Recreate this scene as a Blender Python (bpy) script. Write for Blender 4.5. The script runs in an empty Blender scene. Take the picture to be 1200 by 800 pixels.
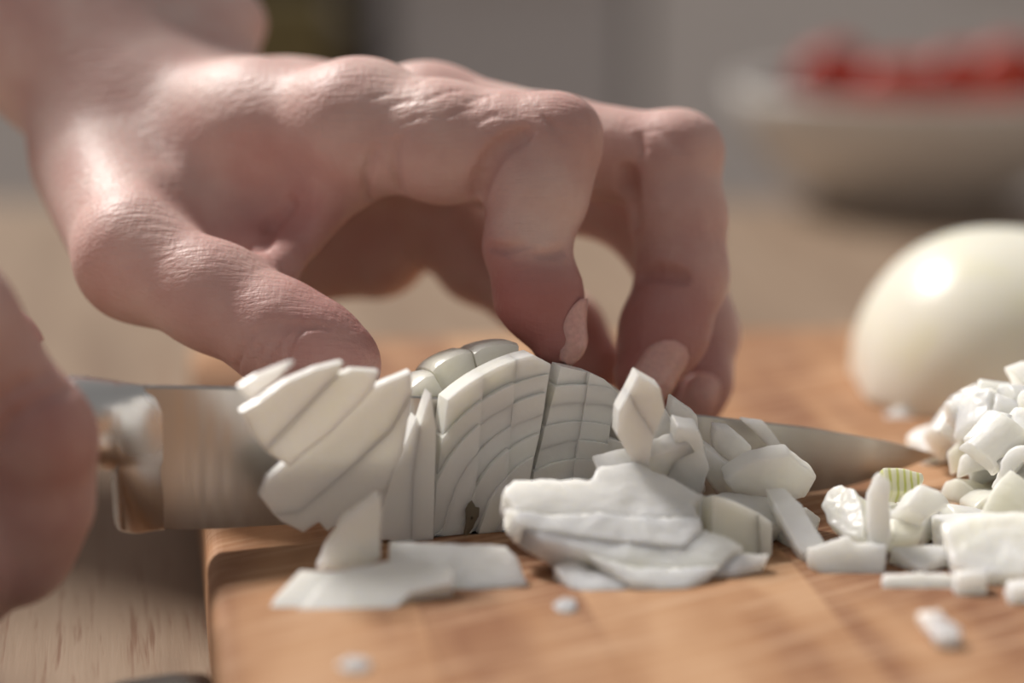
import bpy, bmesh, math, random
import numpy as np
from mathutils import Vector, Matrix

sc = bpy.context.scene
COL = sc.collection
RND = random.Random(7)

# ---------------------------------------------------------------- camera, sky, sun, exposure
BZ = 0.775                       # height of the chopping board's top face (m)
PITCH = math.radians(11.0)
F_PX = 1200 * 100.0 / 36.0       # 100 mm lens on a 36 mm wide sensor
CAM = np.array([0.0, -555.5, 148.0])          # millimetres, origin on the board top
FW = np.array([0, math.cos(PITCH), -math.sin(PITCH)])
UP = np.array([0, math.sin(PITCH), math.cos(PITCH)])
RT = np.array([1.0, 0, 0])

cam = bpy.data.cameras.new('camera')
cam.lens = 100.0
cam.sensor_width = 36.0
cam.clip_start = 0.02
cam.clip_end = 30
cam.dof.use_dof = True
cam.dof.focus_distance = 0.579
cam.dof.aperture_fstop = 4.6
camo = bpy.data.objects.new('camera', cam)
COL.objects.link(camo)
camo.location = (CAM[0] / 1000, CAM[1] / 1000, CAM[2] / 1000 + BZ)
camo.rotation_euler = (math.pi / 2 - PITCH, 0, 0)
sc.camera = camo

world = bpy.data.worlds.new('world')
sc.world = world
world.use_nodes = True
bg = world.node_tree.nodes['Background']
bg.inputs[0].default_value = (1.0, 0.965, 0.93, 1)
bg.inputs[1].default_value = 0.27

# daylight entering through the window behind and to the left
sun = bpy.data.lights.new('window_left_offscreen', 'SUN')
sun.energy = 4.5
sun.angle = math.radians(11)
sun.color = (1.0, 0.955, 0.90)
suno = bpy.data.objects.new('window_left_offscreen', sun)
COL.objects.link(suno)
suno.location = (-1.5, 1.5, 2.8)
suno.rotation_euler = Vector((-0.70, 0.73, 1.1)).to_track_quat('Z', 'Y').to_euler()

sc.view_settings.view_transform = 'Standard'
sc.view_settings.look = 'None'
sc.view_settings.gamma = 1.0
sc.view_settings.use_curve_mapping = False
sc.view_settings.exposure = 0.0


# ---------------------------------------------------------------- helpers
def ray(px, py):
    return FW + (px - 600) / F_PX * RT - (py - 400) / F_PX * UP


def at(px, py, Y):
    """point (mm) seen at a place of the photograph, Y millimetres deep"""
    d = ray(px, py)
    return CAM + d * ((Y - CAM[1]) / d[1])


def on_board(px, py, z=0.0):
    d = ray(px, py)
    return CAM + d * ((z - CAM[2]) / d[2])


def on_plane(px, py, p0, n):
    d = ray(px, py)
    return CAM + d * (np.dot(np.asarray(p0) - CAM, n) / np.dot(d, n))


def W(p):
    return (p[0] / 1000, p[1] / 1000, p[2] / 1000 + BZ)


def tag(o, label=None, cat=None, group=None, kind=None):
    if label: o['label'] = label
    if cat: o['category'] = cat
    if group: o['group'] = group
    if kind: o['kind'] = kind
    return o


def empty(name, p, label, cat, group=None):
    o = bpy.data.objects.new(name, None)
    o.empty_display_size = 0.01
    COL.objects.link(o)
    o.location = W(p)
    return tag(o, label, cat, group)


def obj(name, verts, faces, mat, parent=None, smooth=False, world_mm=True):
    """verts in mm (board frame); the object's origin goes to their base centre, or follows the parent"""
    v = np.array(verts, dtype=float)
    if parent is None:
        c = np.array([v[:, 0].mean(), v[:, 1].mean(), v[:, 2].min()])
    else:
        c = np.array([parent.location[0] * 1000, parent.location[1] * 1000, (parent.location[2] - BZ) * 1000])
        if parent.parent is not None:
            pass
    me = bpy.data.meshes.new(name)
    me.from_pydata(((v - c) / 1000).tolist(), [], [list(map(int, f)) for f in faces])
    me.update()
    o = bpy.data.objects.new(name, me)
    COL.objects.link(o)
    if parent is None:
        o.location = W(c)
    else:
        o.parent = parent
    if mat: me.materials.append(mat)
    if smooth:
        me.shade_smooth()
    return o


def sub(name, verts, faces, mat, part, thing, smooth=False):
    """a child of a part whose own origin is that of the thing"""
    o = obj(name, verts, faces, mat, thing, smooth)
    o.parent = part
    return o


def bm_of(verts, faces):
    bm = bmesh.new()
    vs = [bm.verts.new(v) for v in verts]
    for f in faces:
        try:
            bm.faces.new([vs[i] for i in f])
        except ValueError:
            pass
    bmesh.ops.recalc_face_normals(bm, faces=bm.faces)
    return bm


def bevelled(verts, faces, off, seg=2, angle=25):
    bm = bm_of(verts, faces)
    bm.normal_update()
    es = [e for e in bm.edges if len(e.link_faces) == 2 and e.calc_face_angle(0) > math.radians(angle)]
    bmesh.ops.bevel(bm, geom=es, offset=off, segments=seg, profile=0.6, affect='EDGES', clamp_overlap=True)
    bm.verts.index_update()
    V = [tuple(v.co) for v in bm.verts]
    Fs = [[v.index for v in f.verts] for f in bm.faces]
    bm.free()
    return V, Fs


def box_vf(x0, x1, y0, y1, z0, z1):
    v = [(x, y, z) for z in (z0, z1) for y in (y0, y1) for x in (x0, x1)]
    f = [(0, 2, 3, 1), (4, 5, 7, 6), (0, 1, 5, 4), (2, 6, 7, 3), (0, 4, 6, 2), (1, 3, 7, 5)]
    return v, f


def rot2(p, o, a):
    c, s = math.cos(a), math.sin(a)
    x, y = p[0] - o[0], p[1] - o[1]
    return (o[0] + c * x - s * y, o[1] + s * x + c * y, p[2])


def lathe(profile, n=48, c=(0, 0, 0), closed_bottom=True, closed_top=False):
    v, f = [], []
    for (r, z) in profile:
        for i in range(n):
            a = 2 * math.pi * i / n
            v.append((c[0] + r * math.cos(a), c[1] + r * math.sin(a), c[2] + z))
    for j in range(len(profile) - 1):
        for i in range(n):
            k = (i + 1) % n
            f.append((j * n + i, j * n + k, (j + 1) * n + k, (j + 1) * n + i))
    if closed_bottom: f.append(tuple(range(n))[::-1])
    if closed_top: f.append(tuple(range((len(profile) - 1) * n, len(profile) * n)))
    return v, f


# ---------------------------------------------------------------- materials
def new_mat(name):
    m = bpy.data.materials.new(name)
    m.use_nodes = True
    nt = m.node_tree
    b = nt.nodes['Principled BSDF']
    return m, nt, b


def N(nt, kind, **kw):
    n = nt.nodes.new(kind)
    for k, v in kw.items():
        if k.startswith('i_'):
            key = k[2:].replace('_', ' ')
            n.inputs[key].default_value = v
        else:
            setattr(n, k, v)
    return n


def L(nt, a, ao, b, bi):
    nt.links.new(a.outputs[ao], b.inputs[bi])


def ramp(nt, stops):
    r = nt.nodes.new('ShaderNodeValToRGB')
    cr = r.color_ramp
    while len(cr.elements) > 1:
        cr.elements.remove(cr.elements[-1])
    cr.elements[0].position = stops[0][0]
    cr.elements[0].color = (*stops[0][1], 1)
    for p, c in stops[1:]:
        e = cr.elements.new(p)
        e.color = (*c, 1)
    return r


def coords(nt, scale=(1, 1, 1), rot=(0, 0, 0), kind='Object'):
    tc = nt.nodes.new('ShaderNodeTexCoord')
    mp = nt.nodes.new('ShaderNodeMapping')
    mp.inputs['Scale'].default_value = scale
    mp.inputs['Rotation'].default_value = rot
    L(nt, tc, kind, mp, 'Vector')
    return mp


def turned(nt, scale, angle):
    """object coordinates turned about Z first, then stretched"""
    mp = coords(nt, tuple(1.0 / s for s in scale), (0, 0, angle))
    mp.vector_type = 'TEXTURE'
    return mp


def bump(nt, b, src, out, strength, dist):
    bn = nt.nodes.new('ShaderNodeBump')
    bn.inputs['Strength'].default_value = strength
    bn.inputs['Distance'].default_value = dist
    L(nt, src, out, bn, 'Height')
    L(nt, bn, 'Normal', b, 'Normal')
    return bn


def plain(name, col, rough=0.5, metal=0.0, noise=0.06, scale=20, spec=0.5):
    m, nt, b = new_mat(name)
    mp = coords(nt, (scale,) * 3)
    n = N(nt, 'ShaderNodeTexNoise', i_Detail=3.0)
    L(nt, mp, 'Vector', n, 'Vector')
    lo = tuple(max(0, c * (1 - noise)) for c in col)
    hi = tuple(min(1, c * (1 + noise)) for c in col)
    r = ramp(nt, [(0.3, lo), (0.7, hi)])
    L(nt, n, 'Fac', r, 'Fac')
    L(nt, r, 'Color', b, 'Base Color')
    b.inputs['Roughness'].default_value = rough
    b.inputs['Metallic'].default_value = metal
    b.inputs['Specular IOR Level'].default_value = spec
    return m


def skin_mat():
    m, nt, b = new_mat('skin')
    at_ = N(nt, 'ShaderNodeAttribute', attribute_name='flush')
    mp = coords(nt, (1, 1, 1))
    n1 = N(nt, 'ShaderNodeTexNoise', i_Scale=70.0, i_Detail=4.0)
    L(nt, mp, 'Vector', n1, 'Vector')
    mth = N(nt, 'ShaderNodeMath', operation='MULTIPLY_ADD')
    L(nt, n1, 'Fac', mth, 0)
    mth.inputs[1].default_value = 0.4
    base = N(nt, 'ShaderNodeMath', operation='ADD')
    L(nt, at_, 'Fac', base, 0)
    base.inputs[1].default_value = 0.1
    L(nt, base, 'Value', mth, 2)
    r = ramp(nt, [(0.14, (0.78, 0.60, 0.545)), (0.34, (0.645, 0.415, 0.375)), (0.56, (0.475, 0.24, 0.22)), (0.85, (0.41, 0.155, 0.14))])
    L(nt, mth, 'Value', r, 'Fac')
    L(nt, r, 'Color', b, 'Base Color')
    b.inputs['Subsurface Weight'].default_value = 0.2
    b.inputs['Subsurface Radius'].default_value = (1.0, 0.35, 0.22)
    b.inputs['Subsurface Scale'].default_value = 0.0035
    b.inputs['Roughness'].default_value = 0.5
    b.inputs['Specular IOR Level'].default_value = 0.42
    # fine skin lines: two crossed sets of stretched noise
    mpa = coords(nt, (170, 900, 900), (0.0, 0.35, 0.0))
    v1 = N(nt, 'ShaderNodeTexNoise', i_Scale=1.0, i_Detail=3.0)
    L(nt, mpa, 'Vector', v1, 'Vector')
    mpb = coords(nt, (900, 500, 200), (0.0, -0.35, 0.0))
    n2 = N(nt, 'ShaderNodeTexNoise', i_Scale=1.0, i_Detail=3.0)
    L(nt, mpb, 'Vector', n2, 'Vector')
    mx = N(nt, 'ShaderNodeMath', operation='MULTIPLY_ADD')
    L(nt, n2, 'Fac', mx, 0)
    mx.inputs[1].default_value = 0.6
    L(nt, v1, 'Fac', mx, 2)
    bump(nt, b, mx, 'Value', 0.5, 0.0006)
    return m


def onion_mat(name, col, sss=0.85, rough=0.3, stripes=None):
    m, nt, b = new_mat(name)
    mp = coords(nt, (1, 1, 1))
    n1 = N(nt, 'ShaderNodeTexNoise', i_Scale=55.0, i_Detail=3.0)
    L(nt, mp, 'Vector', n1, 'Vector')
    oi = N(nt, 'ShaderNodeObjectInfo')
    r = ramp(nt, [(0.2, tuple(c * 0.93 for c in col)), (0.6, col), (0.9, (col[0] * 0.99, col[1] * 0.99, col[2] * 0.86))])
    add = N(nt, 'ShaderNodeMath', operation='MULTIPLY_ADD')
    L(nt, oi, 'Random', add, 0)
    add.inputs[1].default_value = 0.35
    sb = N(nt, 'ShaderNodeMath', operation='SUBTRACT')
    L(nt, n1, 'Fac', sb, 0)
    sb.inputs[1].default_value = 0.12
    L(nt, sb, 'Value', add, 2)
    L(nt, add, 'Value', r, 'Fac')
    src = r
    if stripes:
        wv = N(nt, 'ShaderNodeTexWave', bands_direction='X', i_Scale=stripes[0], i_Distortion=1.5)
        L(nt, mp, 'Vector', wv, 'Vector')
        rr = ramp(nt, [(0.5, (0, 0, 0)), (0.9, (1, 1, 1))])
        L(nt, wv, 'Fac', rr, 'Fac')
        mx = N(nt, 'ShaderNodeMix', data_type='RGBA')
        L(nt, rr, 'Color', mx, 0)
        nt.links.new(r.outputs['Color'], mx.inputs[6])
        mx.inputs[7].default_value = (*stripes[1], 1)
        nt.links.new(mx.outputs[2], b.inputs['Base Color'])
    else:
        L(nt, r, 'Color', b, 'Base Color')
    b.inputs['Subsurface Weight'].default_value = sss
    b.inputs['Subsurface Radius'].default_value = (1.0, 0.95, 0.8)
    b.inputs['Subsurface Scale'].default_value = 0.014
    b.inputs['Roughness'].default_value = rough
    b.inputs['IOR'].default_value = 1.38
    n2 = N(nt, 'ShaderNodeTexNoise', i_Scale=420.0, i_Detail=4.0)
    L(nt, mp, 'Vector', n2, 'Vector')
    bump(nt, b, n2, 'Fac', 0.3, 0.0005)
    return m


def steel_mat(name, rough, aniso_scale, col=(0.62, 0.60, 0.58), axis=(1, 0, 0)):
    m, nt, b = new_mat(name)
    mp = coords(nt, aniso_scale)
    n = N(nt, 'ShaderNodeTexNoise', i_Scale=1.0, i_Detail=3.0)
    L(nt, mp, 'Vector', n, 'Vector')
    r = ramp(nt, [(0.3, (rough * 0.8,) * 3), (0.7, (rough * 1.2,) * 3)])
    L(nt, n, 'Fac', r, 'Fac')
    L(nt, r, 'Color', b, 'Roughness')
    b.inputs['Base Color'].default_value = (*col, 1)
    b.inputs['Metallic'].default_value = 1.0
    bump(nt, b, n, 'Fac', 0.05, 0.0002)
    return m


def board_mat():
    m, nt, b = new_mat('board_wood')
    oi = N(nt, 'ShaderNodeObjectInfo')
    mp = turned(nt, (1, 0.16, 1), math.radians(7))
    n1 = N(nt, 'ShaderNodeTexNoise', i_Scale=45.0, i_Detail=5.0, i_Distortion=0.6, noise_dimensions='4D')
    L(nt, mp, 'Vector', n1, 'Vector')
    wm = N(nt, 'ShaderNodeMath', operation='MULTIPLY')
    L(nt, oi, 'Random', wm, 0)
    wm.inputs[1].default_value = 37.0
    L(nt, wm, 'Value', n1, 'W')
    r = ramp(nt, [(0.34, (0.23, 0.10, 0.05)), (0.5, (0.37, 0.19, 0.095)), (0.66, (0.48, 0.275, 0.15))])
    ad = N(nt, 'ShaderNodeMath', operation='MULTIPLY_ADD')
    L(nt, oi, 'Random', ad, 0)
    ad.inputs[1].default_value = 0.25
    s_ = N(nt, 'ShaderNodeMath', operation='SUBTRACT')
    L(nt, n1, 'Fac', s_, 0)
    s_.inputs[1].default_value = 0.1
    L(nt, s_, 'Value', ad, 2)
    L(nt, ad, 'Value', r, 'Fac')
    # pale knife scratches across the top
    mp2 = turned(nt, (14, 190, 60), math.radians(38))
    n2 = N(nt, 'ShaderNodeTexNoise', i_Scale=2.2, i_Detail=4.0)
    L(nt, mp2, 'Vector', n2, 'Vector')
    r2 = ramp(nt, [(0.46, (0, 0, 0)), (0.66, (0.6, 0.6, 0.6))])
    L(nt, n2, 'Fac', r2, 'Fac')
    mx = N(nt, 'ShaderNodeMix', data_type='RGBA')
    L(nt, r2, 'Color', mx, 0)
    nt.links.new(r.outputs['Color'], mx.inputs[6])
    mx.inputs[7].default_value = (0.55, 0.35, 0.22, 1)
    nt.links.new(mx.outputs[2], b.inputs['Base Color'])
    b.inputs['Roughness'].default_value = 0.62
    b.inputs['Specular IOR Level'].default_value = 0.2
    bump(nt, b, n2, 'Fac', 0.35, 0.0006)
    return m


def oak_mat():
    m, nt, b = new_mat('oak_table')
    mp = turned(nt, (1, 0.14, 1), math.radians(8))
    n1 = N(nt, 'ShaderNodeTexNoise', i_Scale=60.0, i_Detail=6.0, i_Distortion=0.5)
    L(nt, mp, 'Vector', n1, 'Vector')
    r = ramp(nt, [(0.3, (0.22, 0.152, 0.105)), (0.55, (0.28, 0.2, 0.14)), (0.8, (0.335, 0.248, 0.18))])
    L(nt, n1, 'Fac', r, 'Fac')
    mp2 = turned(nt, (620, 24, 1), math.radians(8))
    n2 = N(nt, 'ShaderNodeTexNoise', i_Scale=1.0, i_Detail=3.0, i_Distortion=0.25)
    L(nt, mp2, 'Vector', n2, 'Vector')
    r2 = ramp(nt, [(0.30, (0.9, 0.9, 0.9)), (0.43, (0, 0, 0))])
    L(nt, n2, 'Fac', r2, 'Fac')
    mx = N(nt, 'ShaderNodeMix', data_type='RGBA')
    L(nt, r2, 'Color', mx, 0)
    nt.links.new(r.outputs['Color'], mx.inputs[6])
    mx.inputs[7].default_value = (0.19, 0.105, 0.065, 1)
    nt.links.new(mx.outputs[2], b.inputs['Base Color'])
    b.inputs['Roughness'].default_value = 0.6
    b.inputs['Specular IOR Level'].default_value = 0.2
    bump(nt, b, n2, 'Fac', 0.3, 0.0005)
    return m


M = {}
M['skin'] = skin_mat()
M['nail'] = plain('fingernail', (0.70, 0.40, 0.365), 0.25, noise=0.08, scale=200)
M['nail'].node_tree.nodes['Principled BSDF'].inputs['Subsurface Weight'].default_value = 0.3
M['nail'].node_tree.nodes['Principled BSDF'].inputs['Subsurface Scale'].default_value = 0.002
M['onion'] = onion_mat('onion_white', (0.90, 0.885, 0.825))
M['onion_skin'] = onion_mat('onion_smooth', (0.88, 0.85, 0.74), 0.6, 0.3)
M['onion_green'] = onion_mat('onion_green_striped', (0.78, 0.77, 0.56), 0.4, 0.3, stripes=(210.0, (0.55, 0.58, 0.20)))
M['onion_yellow'] = onion_mat('onion_yellowish', (0.86, 0.84, 0.70), 0.7, 0.3)
M['onion_cut'] = onion_mat('onion_cut_face', (0.91, 0.90, 0.85), 0.6, 0.27)
M['onion_cut'].node_tree.nodes['Principled BSDF'].inputs['Subsurface Scale'].default_value = 0.005
M['onion_root'] = plain('onion_root_brown', (0.16, 0.13, 0.09), 0.8)
M['blade'] = steel_mat('brushed_blade_steel', 0.36, (300, 300, 6), (0.50, 0.48, 0.455))
M['steel'] = steel_mat('polished_steel', 0.27, (40, 40, 40), (0.66, 0.655, 0.65))
M['dull_steel'] = steel_mat('dull_steel', 0.45, (40, 40, 40), (0.56, 0.53, 0.50))
M['board'] = board_mat()
M['oak'] = oak_mat()
M['ceramic'] = plain('white_ceramic', (0.74, 0.71, 0.67), 0.25)
M['tomato'] = plain('tomato_red', (0.36, 0.03, 0.015), 0.45, noise=0.2, scale=60, spec=0.25)
M['calyx'] = plain('tomato_calyx', (0.10, 0.17, 0.04), 0.6)
M['dark'] = plain('dark_olive', (0.035, 0.028, 0.028), 0.4)
M['cab'] = plain('pale_grey_paint', (0.74, 0.70, 0.68), 0.6)
M['cab2'] = plain('warm_grey_paint', (0.54, 0.505, 0.50), 0.6)
M['oven'] = plain('dark_oven_glass', (0.04, 0.028, 0.025), 0.5)
M['olive'] = plain('olive_cloth', (0.19, 0.145, 0.06), 0.9)
M['floor'] = plain('floor_tile', (0.36, 0.31, 0.28), 0.6)
M['cloth'] = plain('grey_shirt_cloth', (0.20, 0.21, 0.24), 0.9)


# ---------------------------------------------------------------- the setting
TZ = -24.0                       # table top below board top (mm)
FLOOR = -BZ * 1000
v, f = box_vf(-3000, 3500, -2500, 2600, FLOOR - 40, FLOOR)
tag(obj('floor', v, f, M['floor']), kind='structure')
v, f = box_vf(-3000, 3500, 2500, 2560, FLOOR, FLOOR + 880)
tag(obj('wall_back', v, f, M['cab2']), 'low plain grey half wall behind the kitchen units', kind='structure')

# oak table
t = empty('table', (150, 150, FLOOR), 'light oak table with open grain carrying the chopping board and bowl', 'table')
v, f = box_vf(-650, 950, -420, 640, TZ - 30, TZ)
v, f = bevelled(v, f, 2.5, 2)
obj('tabletop', v, f, M['oak'], t)
for lx in (-600, 900):
    for ly in (-370, 590):
        v, f = box_vf(lx - 30, lx + 30, ly - 30, ly + 30, FLOOR, TZ - 29)
        obj('leg', v, f, M['oak'], t)

# kitchen units behind, below eye level
def cabinet(x0, x1, y0, label, mat, drawers):
    z0, z1 = FLOOR, FLOOR + 850
    t = empty('kitchen_cabinet', ((x0 + x1) / 2, y0 + 250, z0), label, 'cabinet')
    v, f = box_vf(x0 + 2, x1 - 2, y0 + 20, y0 + 560, z0 + 90, z1)
    obj('body', v, f, mat, t)
    v, f = box_vf(x0 + 2, x1 - 2, y0 + 60, y0 + 540, z0, z0 + 91)
    obj('plinth', v, f, M['cab2'], t)
    zs = np.linspace(z0 + 100, z1 - 8, drawers + 1)
    for i in range(drawers):
        v, f = box_vf(x0 + 5, x1 - 5, y0, y0 + 21, zs[i] + 2, zs[i + 1] - 2)
        v, f = bevelled(v, f, 2)
        d = obj('drawer' if drawers > 1 else 'door', v, f, mat, t)
        v, f = box_vf((x0 + x1) / 2 - 70, (x0 + x1) / 2 + 70, y0 - 22, y0 - 10, zs[i + 1] - 46, zs[i + 1] - 34)
        v2, f2 = box_vf((x0 + x1) / 2 - 66, (x0 + x1) / 2 - 56, y0 - 12, y0 + 2, zs[i + 1] - 45, zs[i + 1] - 35)
        v3, f3 = box_vf((x0 + x1) / 2 + 56, (x0 + x1) / 2 + 66, y0 - 12, y0 + 2, zs[i + 1] - 45, zs[i + 1] - 35)
        vv = v + v2 + v3
        ff = f + [tuple(i_ + 8 for i_ in q) for q in f2] + [tuple(i_ + 16 for i_ in q) for q in f3]
        sub('handle', vv, ff, M['steel'], d, t)
    return t

CY = 1500
cabinet(-860, -260, CY, 'pale grey kitchen cabinet left of the dark bottle cooler, behind the wrist', M['cab'], 1)
cabinet(-95, 90, CY, 'narrow warm grey drawer unit right of the dark bottle cooler', M['cab2'], 3)
cabinet(90, 690, CY, 'wide pale grey kitchen cabinet behind the bowl of tomatoes', M['cab'], 1)
t = empty('bottle_cooler', (-178, CY + 250, FLOOR), 'slim dark bottle cooler between the grey kitchen units', 'appliance')
v, f = box_vf(-258, -98, CY + 20, CY + 560, FLOOR + 60, FLOOR + 850)
obj('body', v, f, M['oven'], t)
v, f = bevelled(*box_vf(-255, -101, CY - 2, CY + 21, FLOOR + 90, FLOOR + 840), 3)
d = obj('door', v, f, M['oven'], t)
v, f = box_vf(-245, -110, CY - 40, CY - 26, FLOOR + 762, FLOOR + 776)
sub('handle', v, f, M['dull_steel'], d, t)
v, f = box_vf(-250, -106, CY + 30, CY + 540, FLOOR, FLOOR + 62)
obj('plinth', v, f, M['oven'], t)
# tea towel over the handle
n = 15
v, f = [], []
for j, (y, z) in enumerate([(CY - 22, 640), (CY - 23, 700), (CY - 22, 762), (CY - 25, 780), (CY - 33, 784), (CY - 43, 778), (CY - 46, 740), (CY - 48, 700), (CY - 47, 668)]):
    for i in range(n):
        x = -215 + 92 * i / (n - 1)
        v.append((x, y + 3.0 * math.sin(i * 1.3) * (1 if z < 762 else 0.2), FLOOR + z))
for j in range(8):
    for i in range(n - 1):
        f.append((j * n + i, j * n + i + 1, (j + 1) * n + i + 1, (j + 1) * n + i))
o = obj('tea_towel', v, f, M['olive'], None, True)
md = o.modifiers.new('thick', 'SOLIDIFY'); md.thickness = 0.002
tag(o, 'olive brown tea towel folded over the bottle cooler handle', 'towel')

# chopping board: staves glued side by side
BA = math.radians(7.2)
BO = on_board(240, 620)          # on the left edge
bt = empty('chopping_board', (BO[0] + 150, BO[1] + 60, TZ), 'reddish brown wooden chopping board with rounded edge under the onion', 'chopping board')
x = 0.0
ws = [38, 31, 44, 36, 40, 33, 45, 38, 34, 42, 40]
for i, w_ in enumerate(ws):
    v, f = box_vf(x + (0.05 if i else 0), x + w_ - 0.05, -215, 198, TZ, 0)
    if i == 0 or i == len(ws) - 1:
        bm = bm_of(v, f)
        xe = x if i == 0 else x + w_ - 0.05
        es = [e for e in bm.edges if all(abs(q.co.x - xe) < 0.2 for q in e.verts)]
        bmesh.ops.bevel(bm, geom=es, offset=3.2, segments=5, profile=0.5, affect='EDGES')
        bm.verts.index_update()
        v = [tuple(q.co) for q in bm.verts]
        f = [[q.index for q in ff.verts] for ff in bm.faces]
        bm.free()
    v = [(BO[0] + p[0], BO[1] + p[1], p[2]) for p in v]
    v = [rot2(p, BO, BA) for p in v]
    obj('stave', v, f, M['board'], bt)
    x += w_

# bowl with tomatoes
BC = on_board(1065, 238, TZ)
BC = np.array([BC[0], BC[1] , TZ])
prof = [(0, 3), (34, 3), (36, 0), (40, 0), (41, 4), (52, 12), (66, 30), (74, 50), (76, 60), (75, 61.5), (73, 60), (71, 50), (63, 32), (50, 16), (36, 9), (0, 8)]
prof = [(r_, z_ * 0.82) for r_, z_ in prof]
v, f = lathe(prof, 64, BC, False)
b_ = obj('bowl', v, f, M['ceramic'], None, True)
tag(b_, 'white ceramic bowl filled with red tomatoes on the oak table', 'bowl')

def tomato(cx, cy, cz, r, tilt, spin):
    t = empty('tomato', (cx, cy, cz - r), 'small ripe red tomato heaped in the white bowl', 'tomato', 'tomatoes in the white bowl')
    prof = []
    for i in range(13):
        a = -math.pi / 2 + math.pi * i / 12
        rr = r * math.cos(a) * (1.05 - 0.03 * math.cos(4 * a))
        zz = r * 0.92 * math.sin(a)
        if a > 1.1: zz -= (a - 1.1) * r * 0.35
        prof.append((max(rr, 0.05), zz))
    v, f = lathe(prof, 24, (0, 0, 0), True, True)
    R = Matrix.Rotation(spin, 3, 'Z') @ Matrix.Rotation(tilt, 3, 'X')
    T = lambda p: tuple(np.array(R @ Vector(p)) + np.array([cx, cy, cz]))
    obj('fruit', [T(p) for p in v], f, M['tomato'], t, True)
    v, f = [(0, 0, r * 0.80)], []
    for k in range(5):
        a = 2 * math.pi * k / 5
        for da, rr, h in ((-0.25, 0.25, 0.78), (0, 0.75, 0.76), (0.25, 0.25, 0.78)):
            v.append((rr * r * math.cos(a + da), rr * r * math.sin(a + da), h * r))
        n0 = 1 + 3 * k
        f.append((0, n0, n0 + 1, n0 + 2))
    o = obj('calyx', [T(p) for p in v], f, M['calyx'], t)
    md = o.modifiers.new('thick', 'SOLIDIFY'); md.thickness = 0.0008

for (px, py, dy, r) in [(975, 78, -10, 16), (1045, 96, -30, 15), (1075, 93, 20, 16), (1120, 88, -25, 15), (1180, 84, -30, 17), (1230, 90, -10, 16), (1010, 98, 25, 15), (1150, 88, 30, 16), (1100, 108, -2, 14), (1205, 92, 35, 15)]:
    p = at(px, py + 14, BC[1] + dy)
    tomato(p[0], p[1], p[2], r, RND.uniform(-1.2, 1.2), RND.uniform(0, 6))
p = at(905, 112, BC[1] + 5)  # small dark rounded form at the bowl rim, otherwise unspecified
v, f = lathe([(0.05, -7), (4, -6.4), (7, -4), (9, 0), (7.4, 4), (4, 6.6), (2, 7.0), (1.2, 6.2), (0.05, 6)], 24, p, True, True)
tag(obj('olive', v, f, M['dark'], None, True), 'small dark rounded thing at the rim beside the tomatoes in the bowl', 'olive')

# knife frame (used by the gripping hand too)
KP = np.array([-62.0, -10.0, 0.0])
KA = math.atan(0.36)
KD = np.array([math.cos(KA), math.sin(KA), 0])
KN = np.array([-math.sin(KA), math.cos(KA), 0])       # away from the camera
def kuz(px, py):
    p = on_plane(px, py, KP, KN)
    return float((p - KP) @ KD), float(p[2])
def kpt(u, s, z):
    return KP + KD * u + KN * s + np.array([0, 0, z])


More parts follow.
